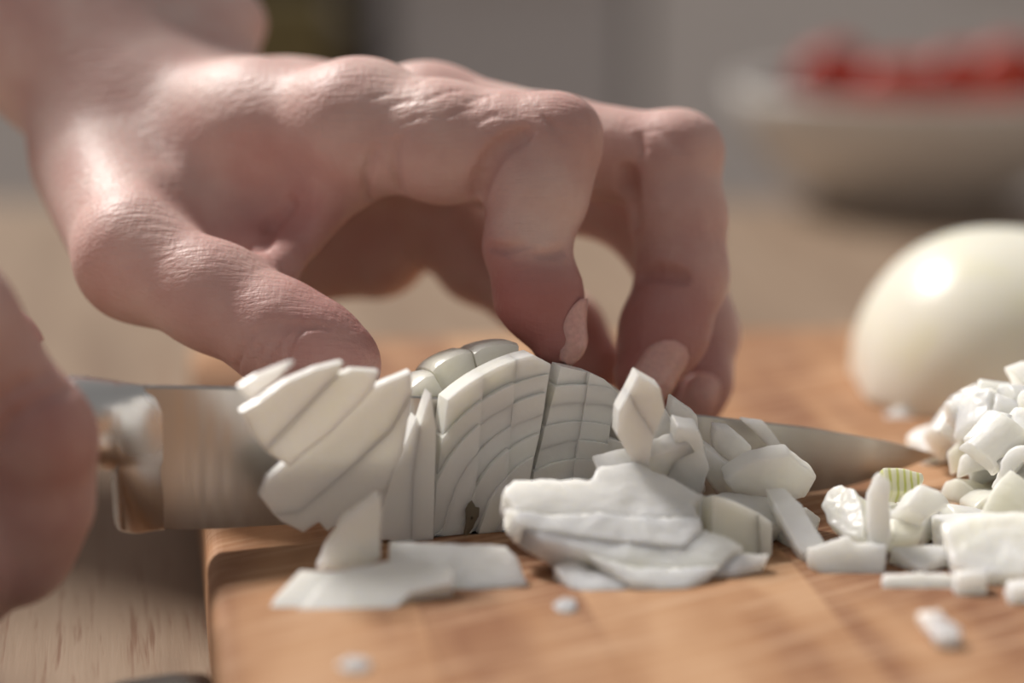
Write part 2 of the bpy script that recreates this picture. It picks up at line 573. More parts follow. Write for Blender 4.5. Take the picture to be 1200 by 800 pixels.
# ---------------------------------------------------------------- hands: signed distance field, then surface nets
class Field:
    def __init__(self, lo, hi, h):
        self.h = h
        self.lo = np.array(lo, float)
        n = np.ceil((np.array(hi) - self.lo) / h).astype(int) + 1
        self.n = n
        self.ax = [self.lo[i] + h * np.arange(n[i]) for i in range(3)]

    def blank(self):
        return np.full(self.n, 30.0, np.float32)

    def box(self, pts, rad):
        a = np.min(pts, 0) - rad
        b = np.max(pts, 0) + rad
        i0 = np.clip(np.floor((a - self.lo) / self.h).astype(int), 0, self.n - 1)
        i1 = np.clip(np.ceil((b - self.lo) / self.h).astype(int) + 1, 1, self.n)
        return tuple(slice(i0[i], max(i1[i], i0[i] + 1)) for i in range(3))

    def grid(self, s):
        return (self.ax[0][s[0]][:, None, None].astype(np.float32), self.ax[1][s[1]][None, :, None].astype(np.float32),
                self.ax[2][s[2]][None, None, :].astype(np.float32))

    def cap(self, A, a, b, ra, rb, k=4.0, mode='add', pad=None):
        a = np.asarray(a, float); b = np.asarray(b, float)
        s = self.box([a, b], max(ra, rb) + (k + 5 if pad is None else pad))
        X, Y, Z = self.grid(s)
        ba = b - a
        L2 = max(float(ba @ ba), 1e-6)
        t = np.clip(((X - a[0]) * ba[0] + (Y - a[1]) * ba[1] + (Z - a[2]) * ba[2]) / L2, 0, 1)
        d = np.sqrt((X - a[0] - t * ba[0]) ** 2 + (Y - a[1] - t * ba[1]) ** 2 + (Z - a[2] - t * ba[2]) ** 2) - (ra + (rb - ra) * t)
        if mode == 'add':
            A[s] = smin(A[s], d, k)
        else:
            A[s] = -smin(-A[s], d, k)

    def ell(self, A, c, rx, dirx, ry, diry, rz, k=4.0, mode='add'):
        c = np.asarray(c, float)
        ex = np.asarray(dirx, float); ex /= np.linalg.norm(ex)
        ey = np.asarray(diry, float); ey = ey - ex * (ey @ ex); ey /= np.linalg.norm(ey)
        ez = np.cross(ex, ey)
        m = max(rx, ry, rz)
        s = self.box([c, c], m + k + 4)
        X, Y, Z = self.grid(s)
        X = X - c[0]; Y = Y - c[1]; Z = Z - c[2]
        u = (X * ex[0] + Y * ex[1] + Z * ex[2]) / rx
        v = (X * ey[0] + Y * ey[1] + Z * ey[2]) / ry
        w = (X * ez[0] + Y * ez[1] + Z * ez[2]) / rz
        q = np.sqrt(u * u + v * v + w * w)
        q2 = np.sqrt((u / rx) ** 2 + (v / ry) ** 2 + (w / rz) ** 2)
        d = q * (q - 1) / np.maximum(q2, 1e-5)
        if mode == 'add':
            A[s] = smin(A[s], d, k)
        else:
            A[s] = -smin(-A[s], d, k)

    def sample(self, A, P):
        q = (np.asarray(P, float) - self.lo) / self.h
        i = np.clip(np.floor(q).astype(int), 0, self.n - 2)
        t = np.clip(q - i, 0, 1)
        r = 0
        for dx in (0, 1):
            for dy in (0, 1):
                for dz in (0, 1):
                    w = (t[..., 0] if dx else 1 - t[..., 0]) * (t[..., 1] if dy else 1 - t[..., 1]) * (t[..., 2] if dz else 1 - t[..., 2])
                    r = r + w * A[i[..., 0] + dx, i[..., 1] + dy, i[..., 2] + dz]
        return r

    def march(self, A, o, d, t0, t1, step=0.35):
        """first surface point along a line; None when it misses"""
        d = np.asarray(d, float); d = d / np.linalg.norm(d)
        ts = np.arange(t0, t1, step)
        P = np.asarray(o)[None] + ts[:, None] * d
        inb = np.all((P > self.lo) & (P < self.lo + self.h * (self.n - 1)), axis=1)
        val = np.where(inb, self.sample(A, P), 30)
        w = np.where(val < 0)[0]
        if len(w) == 0: return None
        i = w[0]
        if i == 0: return P[0]
        a, b = val[i - 1], val[i]
        return P[i - 1] + (P[i] - P[i - 1]) * (a / (a - b + 1e-9))

    def hit(self, A, px, py):
        d = ray(px, py)
        return self.march(A, CAM, d, 350, 800)


def smin(a, b, k):
    h = np.clip(0.5 + 0.5 * (b - a) / k, 0, 1)
    return b + (a - b) * h - k * h * (1 - h)


def surface_nets(A, lo, h):
    ins = A < 0
    nx, ny, nz = A.shape
    cnt = np.zeros((nx - 1, ny - 1, nz - 1), np.int8)
    for dx in (0, 1):
        for dy in (0, 1):
            for dz in (0, 1):
                cnt += ins[dx:nx - 1 + dx, dy:ny - 1 + dy, dz:nz - 1 + dz]
    act = np.argwhere((cnt > 0) & (cnt < 8))
    idx = np.full(cnt.shape, -1, np.int32)
    idx[tuple(act.T)] = np.arange(len(act))
    acc = np.zeros((len(act), 3)); num = np.zeros(len(act))
    cor = [(a, b, c) for a in (0, 1) for b in (0, 1) for c in (0, 1)]
    for p in cor:
        for ax in range(3):
            if p[ax]: continue
            q = list(p); q[ax] = 1
            f0 = A[act[:, 0] + p[0], act[:, 1] + p[1], act[:, 2] + p[2]]
            f1 = A[act[:, 0] + q[0], act[:, 1] + q[1], act[:, 2] + q[2]]
            m = (f0 < 0) != (f1 < 0)
            t = np.where(m, f0 / np.where(np.abs(f0 - f1) < 1e-9, 1, f0 - f1), 0)
            pt = np.tile(np.array(p, float), (len(act), 1))
            pt[:, ax] = t
            acc += pt * m[:, None]
            num += m
    V = (act + acc / num[:, None]) * h + lo
    faces = []
    for ax in range(3):
        sl0 = [slice(None)] * 3; sl1 = [slice(None)] * 3
        sl0[ax] = slice(0, -1); sl1[ax] = slice(1, None)
        m = ins[tuple(sl0)] != ins[tuple(sl1)]
        e = np.argwhere(m)
        b, c = [(1, 2), (2, 0), (0, 1)][ax]
        ok = (e[:, b] > 0) & (e[:, c] > 0) & (e[:, b] < A.shape[b] - 1) & (e[:, c] < A.shape[c] - 1)
        e = e[ok]
        flip = ins[tuple(e.T)]
        def cell(db, dc):
            g = e.copy(); g[:, b] += db; g[:, c] += dc
            return idx[tuple(g.T)]
        q = np.stack([cell(-1, -1), cell(0, -1), cell(0, 0), cell(-1, 0)], 1)
        q[~flip] = q[~flip][:, ::-1]
        faces.append(q)
    return V, np.concatenate(faces)


def skin_object(name, fld, A, flush, label):
    # keep points at the open end of the box closed
    for ax in range(3):
        s = [slice(None)] * 3
        s[ax] = 0; A[tuple(s)] = np.maximum(A[tuple(s)], 1.0)
        s[ax] = -1; A[tuple(s)] = np.maximum(A[tuple(s)], 1.0)
    V, Q = surface_nets(A, fld.lo, fld.h)
    for _ in range(2):       # relax, then pull back to the field
        S = np.zeros_like(V); n = np.zeros(len(V))
        for a, b in ((0, 1), (1, 2), (2, 3), (3, 0)):
            np.add.at(S, Q[:, a], V[Q[:, b]]); np.add.at(n, Q[:, a], 1)
            np.add.at(S, Q[:, b], V[Q[:, a]]); np.add.at(n, Q[:, b], 1)
        V2 = 0.5 * V + 0.5 * S / n[:, None]
        e = fld.h * 0.5
        g = np.stack([fld.sample(A, V2 + d) - fld.sample(A, V2 - d) for d in (np.eye(3) * e)], 1)
        g /= np.maximum(np.linalg.norm(g, axis=1, keepdims=True), 1e-6)
        V = V2 - g * np.clip(fld.sample(A, V2), -0.5, 0.5)[:, None]
    fl = np.zeros(len(V))
    for (p, r, w) in flush:
        d2 = ((V - np.asarray(p)) ** 2).sum(1)
        fl += w * np.exp(-d2 / (r * r))
    o = obj(name, V, Q, M['skin'], None, True)
    a = o.data.attributes.new('flush', 'FLOAT', 'POINT')
    a.data.foreach_set('value', np.clip(fl, 0, 1).astype(np.float32))
    tag(o, label, 'hand')
    return o


def nail(hand, fld, A, c, normal, along, length, width, lift=0.7):
    """curved plate lying on the finger end; c = point above the nail's middle"""
    nz_ = np.asarray(normal, float); nz_ /= np.linalg.norm(nz_)
    ax = np.asarray(along, float); ax = ax - nz_ * (ax @ nz_); ax /= np.linalg.norm(ax)
    bx = np.cross(nz_, ax)
    nu, nv = 13, 11
    v, f = [], []
    for i in range(nu):
        u = -1 + 2 * i / (nu - 1)
        for j in range(nv):
            w = -1 + 2 * j / (nv - 1)
            ww = w * (1.0 if u > -0.3 else math.sqrt(max(0, 1 - ((-0.3 - u) / 0.74) ** 2)))
            uu = u
            if u > 0.55: uu = u - 0.22 * (w * w) * (u - 0.55) / 0.45
            p = np.asarray(c) + ax * uu * length / 2 + bx * ww * width / 2
            p = p + nz_ * 0
            hit = fld.march(A, p + nz_ * 8, -nz_, 0, 16, 0.2)
            arch = (1 - ww * ww)
            if hit is None:
                hgt = None
            else:
                hgt = (hit - p) @ nz_
            v.append([p, hgt, arch, uu])
    hs = [q[1] for q in v if q[1] is not None]
    if not hs: return
    base = np.median(hs)
    V = []
    for p, hg, arch, uu in v:
        if hg is None or hg < base - 4.2: hg = base - 4.2
        V.append(p + nz_ * (hg + lift * (0.35 + 0.65 * arch) + (0.35 if uu > 0.8 else 0)))
    V = np.array(V).reshape(nu, nv, 3)
    for _ in range(3):
        V[1:-1, 1:-1] = 0.5 * V[1:-1, 1:-1] + 0.125 * (V[:-2, 1:-1] + V[2:, 1:-1] + V[1:-1, :-2] + V[1:-1, 2:])
    V = V.reshape(-1, 3)
    for i in range(nu - 1):
        for j in range(nv - 1):
            f.append((i * nv + j, (i + 1) * nv + j, (i + 1) * nv + j + 1, i * nv + j + 1))
    Vm = np.array([[hand.location[0] * 1000, hand.location[1] * 1000, (hand.location[2] - BZ) * 1000]])
    o = obj('fingernail', V, f, M['nail'], hand, True)
    md = o.modifiers.new('thick', 'SOLIDIFY'); md.thickness = 0.0007; md.offset = -1
    return o


def crease(fld, A, pts, r=0.7, k=1.2, depth=0.0):
    P = [fld.hit(A, *q) for q in pts]
    for a, b in zip(P[:-1], P[1:]):
        if a is None or b is None or np.linalg.norm(a - b) > 14: continue
        d = np.array(FW) * depth
        fld.cap(A, a + d, b + d, r, r, k, 'sub')


def chain(fld, A, pts, k=3.0):
    P = [at(*q[:3]) for q in pts]
    for i in range(len(P) - 1):
        fld.cap(A, P[i], P[i + 1], pts[i][3], pts[i + 1][3], k)
    return P


# ---- left hand pinching the onion
HL = Field((-205, -6, 2), (62, 185, 178), 0.72)
palm = HL.blank()
for pts in [
    [(175, 140, 92, 15), (300, 150, 70, 13.2), (412, 150, 54, 12.4)],             # index metacarpal
    [(195, 128, 105, 15), (350, 148, 88, 13), (500, 147, 76, 11.8)],            # middle
    [(220, 132, 118, 14), (380, 165, 104, 13), (530, 165, 95, 11)],               # ring
    [(240, 140, 128, 14), (400, 200, 116, 13), (500, 225, 110, 10.5)],            # little
    [(255, 185, 122, 16), (340, 262, 118, 17), (440, 285, 114, 13)],              # heel of the palm
    [(120, 185, 86, 16), (165, 298, 42, 13.2)],                                   # thumb metacarpal
    [(200, 185, 82, 14), (305, 185, 64, 11)],                                     # first web muscle
    [(150, 130, 95, 19), (-40, -60, 130, 25), (-200, -230, 165, 30)],             # radial side of the forearm
    [(215, 85, 122, 15), (120, -60, 160, 22), (-60, -260, 200, 28)],              # ulnar side
]:
    chain(HL, palm, pts, 9.0)
HL.ell(palm, at(262, 28, 132), 10, (1, 0, 0), 10, (0, 1, 0), 9, 6)                # ulnar head
# web fold between thumb and index
chain(HL, palm, [(392, 205, 56, 9), (345, 248, 50, 7.0), (318, 312, 40, 6.0)], 7.0)
chain(HL, palm, [(235, 225, 72, 11), (330, 232, 66, 8)], 8.0)
chain(HL, palm, [(215, 270, 58, 10), (318, 285, 55, 6.5)], 8.0)

fingers = []
def finger(pts, k=3.0, kp=7.0):
    A = HL.blank()
    P = chain(HL, A, pts, k)
    return A, P

Ft, Pt = finger([(165, 300, 40, 12.8), (250, 345, 29, 11.2), (330, 392, 21, 10.6), (372, 414, 18, 10.0), (400, 428, 16, 8.2)], 4)
Fi, Pi = finger([(412, 146, 54, 12.6), (520, 166, 47, 12.6), (600, 172, 43, 11.2), (642, 176, 41, 10.4), (630, 228, 37, 10.2), (617, 287, 33, 8.5), (632, 348, 29, 8.8), (653, 398, 25, 5.7)], 3.5)
Fm, Pm = finger([(500, 140, 76, 11.8), (650, 172, 68, 11.0), (785, 190, 62, 10.2), (795, 255, 57, 10.0), (800, 322, 52, 9.4), (778, 388, 46, 9.2), (757, 438, 41, 7.0)], 3.5)
Fr, Pr = finger([(530, 170, 95, 11), (650, 215, 92, 10.5), (745, 240, 88, 10), (800, 320, 80, 9.2), (818, 390, 72, 8.8), (812, 448, 64, 8.2), (808, 466, 62, 7.2)], 3.5)
Fp, Pp = finger([(500, 228, 110, 10.5), (560, 305, 106, 9.6), (620, 345, 100, 8.6), (665, 385, 92, 8), (700, 430, 84, 6.5)], 3.5)
# knuckle shaping
HL.ell(Fi, at(652, 152, 41), 9, (1, 0, 0), 8, (0, 1, 0), 7.5, 4)
HL.ell(Fm, at(800, 172, 62), 8.5, (1, 0, 0), 8, (0, 1, 0), 7.5, 4)
A = None
for Fx, kp in ((Ft, 7.0), (Fi, 7.0), (Fm, 6.0), (Fr, 6.0), (Fp, 6.0)):
    G = smin(palm, Fx, kp)
    A = G if A is None else smin(A, G, 0.8)
del Fr, Fp, Fm, Ft, palm, G
# extensor tendon and MCP heads
HL.ell(A, at(432, 106, 56), 9, (1, 0, 0), 9, (0, 1, 0), 6.0, 5)
HL.ell(A, at(505, 110, 77), 9, (1, 0, 0), 8, (0, 1, 0), 5.0, 5)
# hollow between thumb and index metacarpals
HL.ell(A, at(280, 222, 42), 15, (1, 0.1, -0.45), 11, (0, 1, 0), 9, 9, 'sub')
# flexion folds
crease(HL, A, [(562, 246), (561, 228), (564, 210), (572, 192), (582, 178), (596, 166), (612, 158)], 1.9, 1.6)
crease(HL, A, [(573, 290), (592, 292), (612, 288)], 0.79, 1.10)
crease(HL, A, [(632, 298), (648, 297), (660, 293)], 0.88, 1.10)
crease(HL, A, [(738, 282), (742, 262), (740, 240), (737, 222), (736, 204)], 2.1, 1.8)
crease(HL, A, [(740, 330), (752, 322), (768, 319), (785, 321), (800, 325)], 1.6, 1.5)
crease(HL, A, [(748, 190), (752, 175), (750, 160)], 0.70, 1.10)
crease(HL, A, [(300, 318), (306, 290), (318, 262), (338, 240)], 1.57, 2.20)
crease(HL, A, [(432, 235), (428, 205), (438, 175)], 0.79, 1.32)
crease(HL, A, [(470, 225), (462, 195), (466, 165)], 0.79, 1.32)
for k_ in range(4):
    x_ = 284 + 19 * k_
    crease(HL, A, [(x_ - 6, 434 - 4 * k_), (x_, 412 - 4 * k_), (x_ + 12, 392 - 2 * k_), (x_ + 30, 380), (x_ + 44, 376 + 3 * k_)], 0.42, 1.0)
for (x_, y_, l_) in [(452, 128, 34), (470, 146, 30), (500, 118, 40), (520, 138, 36), (545, 122, 34), (560, 142, 26), (488, 98, 30), (430, 118, 26)]:
    crease(HL, A, [(x_, y_), (x_ + l_ * 0.5, y_ - l_ * 0.22), (x_ + l_, y_ - l_ * 0.32)], 0.2, 0.8)
for d_ in (0, 9, 17):
    crease(HL, A, [(628 + d_, 128 + d_), (640 + d_ * 0.6, 140 + d_), (655, 150 + d_), (672, 152 + d_)], 0.2, 0.8)
    crease(HL, A, [(765 + d_, 150 + d_), (782 + d_, 158 + d_), (800 + d_ * 0.6, 158 + d_)], 0.2, 0.8)
lb = 'hand with bent fingers pinching the onion behind the knife blade'
# redder fingertips and knuckles, pale stretched skin over the index joint
fl = [(at(652, 395, 22), 17, 0.34), (at(592, 345, 28), 13, 0.42), (at(760, 425, 36), 19, 0.45), (at(810, 460, 58), 15, 0.30), (at(700, 430, 84), 14, 0.30),
      (at(660, 140, 36), 12, 0.14), (at(795, 180, 56), 14, 0.08), (at(432, 100, 54), 12, 0.05), (at(390, 420, 12), 24, 0.26), (at(330, 270, 45), 14, 0.25),
      (at(635, 275, 26), 9, -0.25), (at(800, 340, 48), 14, 0.12)]
hand_l = skin_object('hand', HL, A, fl, lb)
nail(hand_l, HL, A, at(672, 390, 24), (0.975, -0.16, 0.16), at(683, 424, 23) - at(660, 352, 26), 13.5, 9.0, 0.95)
nail(hand_l, HL, A, at(782, 432, 34), (0.50, -0.84, 0.20), at(768, 460, 34) - at(802, 400, 38), 12.0, 10.0)
nail(hand_l, HL, A, at(818, 466, 56), (0.42, -0.88, 0.15), at(816, 482, 56) - at(826, 440, 58), 11.0, 9.0)
del A, Fi
# sleeve end of the forearm, outside the picture
def sleeve(hand, a, b, r0, r1):
    a = np.asarray(a); b = np.asarray(b)
    d = (b - a) / np.linalg.norm(b - a)
    e1 = np.cross(d, (0, 0, 1)); e1 /= np.linalg.norm(e1)
    e2 = np.cross(d, e1)
    v, f = [], []
    n = 28
    prof = [(0.04, r0 - 3), (0.0, r0 - 1), (0.0, r0 + 1.5), (0.03, r0 + 3), (0.12, r0 + 3), (0.14, r0 + 1), (0.5, (r0 + r1) / 2), (1.0, r1)]
    Ln = np.linalg.norm(b - a)
    for (t_, r) in prof:
        for i in range(n):
            w = 2 * math.pi * i / n
            v.append(a + d * Ln * t_ + (e1 * math.cos(w) + e2 * math.sin(w)) * (r + 0.8 * math.sin(5 * w + 9 * t_)))
    for j in range(len(prof) - 1):
        for i in range(n):
            f.append((j * n + i, j * n + (i + 1) % n, (j + 1) * n + (i + 1) % n, (j + 1) * n + i))
    f.append(tuple(range((len(prof) - 1) * n, len(prof) * n)))
    return obj('sleeve', v, f, M['cloth'], hand, True)

s0 = 0.5 * (at(-130, -165, 150) + at(10, -175, 182))
s1 = 0.5 * (at(-40, -60, 130) + at(120, -60, 160))
sd = (s0 - s1) / np.linalg.norm(s0 - s1)
sleeve(hand_l, s0 + sd * 0, s0 + sd * 260, 50, 58)


# ---- right hand gripping the knife handle
HR = Field((-250, -105, -16), (-58, 30, 118), 1.0)
palm = HR.blank()
for pts in [
    [(-480, 170, -66, 20), (-300, 210, -60, 17), (-160, 262, -54, 13)],
    [(-490, 230, -66, 20), (-320, 290, -62, 17), (-200, 335, -56, 13)],
    [(-500, 300, -64, 20), (-360, 380, -60, 16), (-250, 420, -54, 12.5)],
    [(-520, 350, -58, 18), (-400, 450, -54, 14), (-300, 500, -50, 11.5)],
    [(-480, 240, -40, 18), (-300, 320, -25, 15), (-200, 350, -18, 13)],
    [(-480, 220, -64, 24), (-900, 60, -90, 30)],
]:
    chain(HR, palm, pts, 9.0)
A = None
for pts in [
    [(-160, 262, -54, 13), (-60, 378, -49, 12.0), (36, 520, -42, 11.6), (32, 585, -40, 11.8), (10, 632, -38, 12.0), (0, 650, -22, 10)],
    [(-200, 335, -54, 13), (-120, 500, -52, 12.2), (-52, 655, -46, 11.2), (-46, 678, -38, 10.0), (-70, 690, -25, 9)],
    [(-250, 420, -54, 12.5), (-200, 560, -55, 11.6), (-150, 670, -48, 10.8), (-150, 690, -34, 10)],
    [(-300, 500, -50, 11.5), (-270, 620, -50, 10.2), (-240, 700, -44, 9.6), (-240, 715, -32, 9)],
    [(-200, 350, -18, 13), (-100, 385, -12, 10.5), (-30, 402, -9, 9.3), (4, 412, -8, 7.6)],
]:
    Fx = HR.blank()
    chain(HR, Fx, pts, 4.0)
    G = smin(palm, Fx, 6.5)
    A = G if A is None else smin(A, G, 2.0)
HR.ell(A, at(52, 505, -46), 8, (1, 0, 0), 9, (0, 0, 1), 8, 5)
crease(HR, A, [(0, 470), (25, 452), (55, 440), (75, 436)], 0.7, 2.0)
crease(HR, A, [(5, 520), (15, 492), (45, 468), (80, 455)], 0.6, 2.0)
uh, zt = kuz(86, 442); _, zb = kuz(86, 541)
for dz in (zt - 8.2, (zt + zb) / 2, zb + 7.4):
    HR.cap(A, kpt(uh + 20, 0, dz), kpt(uh - 125, 0, dz), 8.5, 8.5, 0.5, 'sub')
fl = [(at(50, 500, -52), 16, 0.2), (at(-50, 660, -52), 14, 0.2)]
hand_r = skin_object('hand', HR, A, fl, 'hand gripping the steel knife handle, fingers closed around it')
nail(hand_r, HR, A, at(14, 398, -8), (0.45, 0.35, 0.82), at(30, 410, -8) - at(-40, 392, -9), 11, 9)
s1 = at(-700, 135, -80); s0 = at(-620, 165, -74)
sleeve(hand_r, s0, s0 + (s1 - s0) / np.linalg.norm(s1 - s0) * 240, 37, 50)
del A, palm, G, Fx

# ---------------------------------------------------------------- knife
spine = [kuz(*q) for q in [(168, 451), (280, 453), (480, 463), (620, 471), (820, 486), (950, 501), (1040, 517), (1080, 527), (1096, 533)]]
edge_px = [(168, 620), (240, 620), (940, 581), (990, 571), (1040, 556), (1080, 541), (1096, 534)]
edge = [kuz(*q) for q in edge_px]
edge = [(u, max(z, 0.15)) for u, z in edge]
kt = empty('knife', kpt(30, 0, edge[1][1]), "steel chef's knife with full bolster cutting down through the onion", 'knife')
us = np.concatenate([np.linspace(spine[0][0], spine[4][0], 24), np.linspace(spine[4][0], spine[-1][0], 24)[1:]])
zs = np.interp(us, *zip(*spine)); ze = np.interp(us, *zip(*edge))
v, f = [], []
for i, u in enumerate(us):
    tt = np.clip((u - us[0]) / (us[-1] - us[0]), 0, 1)
    hs = 1.15 * (1 - tt) + 0.45 * tt
    H = max(zs[i] - ze[i], 0.3)
    for (fr, hw) in ((1.0, hs * 0.7), (0.985, hs), (0.5, hs * 0.62), (0.06, 0.16), (0.0, 0.03), (0.06, -0.16), (0.5, -hs * 0.62), (0.985, -hs), (1.0, -hs * 0.7)):
        v.append(kpt(u, -hw, ze[i] + H * fr))
m = 9
for i in range(len(us) - 1):
    for j in range(m):
        f.append((i * m + j, i * m + (j + 1) % m, (i + 1) * m + (j + 1) % m, (i + 1) * m + j))
f.append(tuple(range(m))); f.append(tuple(range((len(us) - 1) * m, len(us) * m))[::-1])
o = obj('blade', v, f, M['blade'], kt, True)
o.data.set_sharp_from_angle(angle=math.radians(20))
tag(o, 'brushed steel blade')

def loft(sts, n=28, pw=2.6):
    """sts: (u, ztop, zbot, half_top, half_bottom)"""
    v, f = [], []
    for (u, zt, zb, ht, hb) in sts:
        zc, hz = (zt + zb) / 2, (zt - zb) / 2
        for i in range(n):
            a = 2 * math.pi * i / n
            c, s_ = math.cos(a), math.sin(a)
            yy = math.copysign(abs(c) ** (2 / pw), c)
            zz = math.copysign(abs(s_) ** (2 / pw), s_)
            hw = hb + (ht - hb) * (zz + 1) / 2
            v.append(kpt(u, yy * hw, zc + zz * hz))
    for j in range(len(sts) - 1):
        for i in range(n):
            f.append((j * n + i, j * n + (i + 1) % n, (j + 1) * n + (i + 1) % n, (j + 1) * n + i))
    f.append(tuple(range(n))); f.append(tuple(range((len(sts) - 1) * n, len(sts) * n))[::-1])
    return v, f

def st(px, yt, yb, ht, hb):
    u, zt = kuz(px, yt); _, zb = kuz(px, yb)
    return (u, zt, zb, ht, hb)
def bsec(px, yt, yb, H, g):
    u, zt = kuz(px, yt); _, zb = kuz(px, yb)
    hb_ = 17.2                                   # depth of the grip part
    zz = [(zt, 0.35 * H), (zt - 0.7, 0.62 * H), (zt - 2.2, 0.86 * H), (zt - 5, H), (zt - 9, H * 0.98), (zt - 12.5, 0.8 * H + 0.2 * g), (zt - 15, 0.5 * H + 0.5 * g), (zt - 16.6, 0.15 * H + 0.85 * g)]
    z2 = min(zt - hb_, zb + 0.6)
    zz += [(z2, g), ((z2 + zb) / 2, g * 0.9), (zb + 0.3, g * 0.75), (zb, g * 0.35)]
    ring = [(z, h) for z, h in zz] + [(z, -h) for z, h in zz[::-1]]
    return [kpt(u, -h, z) for z, h in ring]
secs_ = [bsec(84, 442, 541, 7.2, 4.6), bsec(104, 443, 543, 6.9, 4.2), bsec(120, 445, 545, 6.0, 3.4), bsec(128, 446, 548, 5.4, 2.9), bsec(130, 446, 556, 5.2, 2.8),
         bsec(131.5, 446.5, 612, 5.1, 2.7), bsec(133, 447, 620, 5.0, 2.7), bsec(142, 448, 623, 4.0, 2.5), bsec(150, 449, 624, 3.2, 2.2), bsec(158, 450, 624, 2.5, 1.9), bsec(166, 451, 623, 1.9, 1.5), bsec(176, 452, 622, 1.4, 1.0), bsec(188, 453, 621, 1.0, 0.3)]
m = len(secs_[0])
v = [p for s_ in secs_ for p in s_]
f = [(j * m + i, j * m + (i + 1) % m, (j + 1) * m + (i + 1) % m, (j + 1) * m + i) for j in range(len(secs_) - 1) for i in range(m)]
f.append(tuple(range(m))); f.append(tuple(range((len(secs_) - 1) * m, len(secs_) * m))[::-1])
o = obj('bolster', v, f, M['steel'], kt, True)
o.data.set_sharp_from_angle(angle=math.radians(42))
u0, zt = kuz(86, 442); _, zb = kuz(86, 541)
v, f = loft([(u0, zt, zb, 7.4, 6.6), (u0 - 30, zt + 0.6, zb - 0.5, 8, 7.4), (u0 - 65, zt, zb - 1.5, 8.2, 7.6), (u0 - 95, zt + 0.4, zb - 3, 8.2, 7.6), (u0 - 108, zt - 2, zb - 3, 7, 6.6), (u0 - 112, zt - 6, zb + 1, 4, 4)], 32, 2.5)
obj('handle', v, f, M['steel'], kt, True)

# ---------------------------------------------------------------- onion
def slab_vf(poly, thick, away, round_=0.5, seg=2, shrink=0.0):
    """poly: 3-d outline; extruded by thick along 'away'"""
    P = np.array(poly)
    c = P.mean(0)
    B = P + (c - P) * shrink + np.asarray(away) * thick
    n = len(P)
    v = [tuple(p) for p in P] + [tuple(p) for p in B]
    f = [tuple(range(n)), tuple(range(n, 2 * n))[::-1]] + [(i, i + n, (i + 1) % n + n, (i + 1) % n) for i in range(n)]
    return bevelled(v, f, round_, seg, 20)


CL = bpy.data.textures.new('onion_unevenness', 'CLOUDS')
CL.noise_scale = 0.005
def organic(o, vox=0.5, amp=0.6, on=False):
    if not on: return o
    md = o.modifiers.new('remesh', 'REMESH'); md.mode = 'VOXEL'; md.voxel_size = vox / 1000; md.use_smooth_shade = True
    md = o.modifiers.new('uneven', 'DISPLACE'); md.texture = CL; md.texture_coords = 'GLOBAL'; md.strength = amp / 1000; md.mid_level = 0.5
    return o


def plane3(a, b, c):
    A_, B_, C_ = at(*a), at(*b), at(*c)
    n = np.cross(B_ - A_, C_ - A_); n /= np.linalg.norm(n)
    if n @ FW < 0: n = -n
    return A_, n


def dens(poly, step=9):
    out = []
    n = len(poly)
    for i in range(n):
        a, b = np.array(poly[i], float), np.array(poly[(i + 1) % n], float)
        k = max(1, int(np.linalg.norm(b - a) / step))
        for j in range(k): out.append(tuple(a + (b - a) * j / k))
    return out


def slab(name, polys, pl, thick, mat='onion', label=None, group=None, cat='onion', round_=0.25, rough=1.0, proud=0.15, parent=None, shrink=0.0, lift_to_board=False):
    """one onion slice: polys are its layers side by side (picture outlines laid on one tilted plane)"""
    p0, n = pl
    parts = []
    for i, po in enumerate(polys):
        q = [(x + RND.uniform(-0.7, 0.7) * rough, y + RND.uniform(-0.7, 0.7) * rough) for x, y in dens(po)]
        if len(polys) > 1: q = [(x + RND.uniform(-0.25, 0.25), y + RND.uniform(-0.25, 0.25)) for x, y in dens([(x_ + (x_ - sum(p_[0] for p_ in po) / len(po)) * 0.012, y_ + (y_ - sum(p_[1] for p_ in po) / len(po)) * 0.012) for x_, y_ in po])]
        P = [on_plane(x, y, p0 - n * (proud * (i % 2)), n) for x, y in q]
        parts.append(slab_vf(P, thick - 0.15 * i, n, min(round_, 0.3) if len(polys) == 1 else 0.08, 1, shrink))
    if len(parts) == 1 and parent is None:
        o = organic(obj(name, *parts[0], M[mat]))
        return tag(o, label, cat, group)
    if parent is None:
        allv = np.concatenate([np.array(p[0]) for p in parts])
        parent = empty(name, (allv[:, 0].mean(), allv[:, 1].mean(), max(allv[:, 2].min(), 0)), label, cat, group)
    for p in parts:
        organic(obj('layer', p[0], p[1], M['onion_cut' if mat == 'onion' and name in ('onion_slice', 'onion_piece') else mat], parent))
    return parent


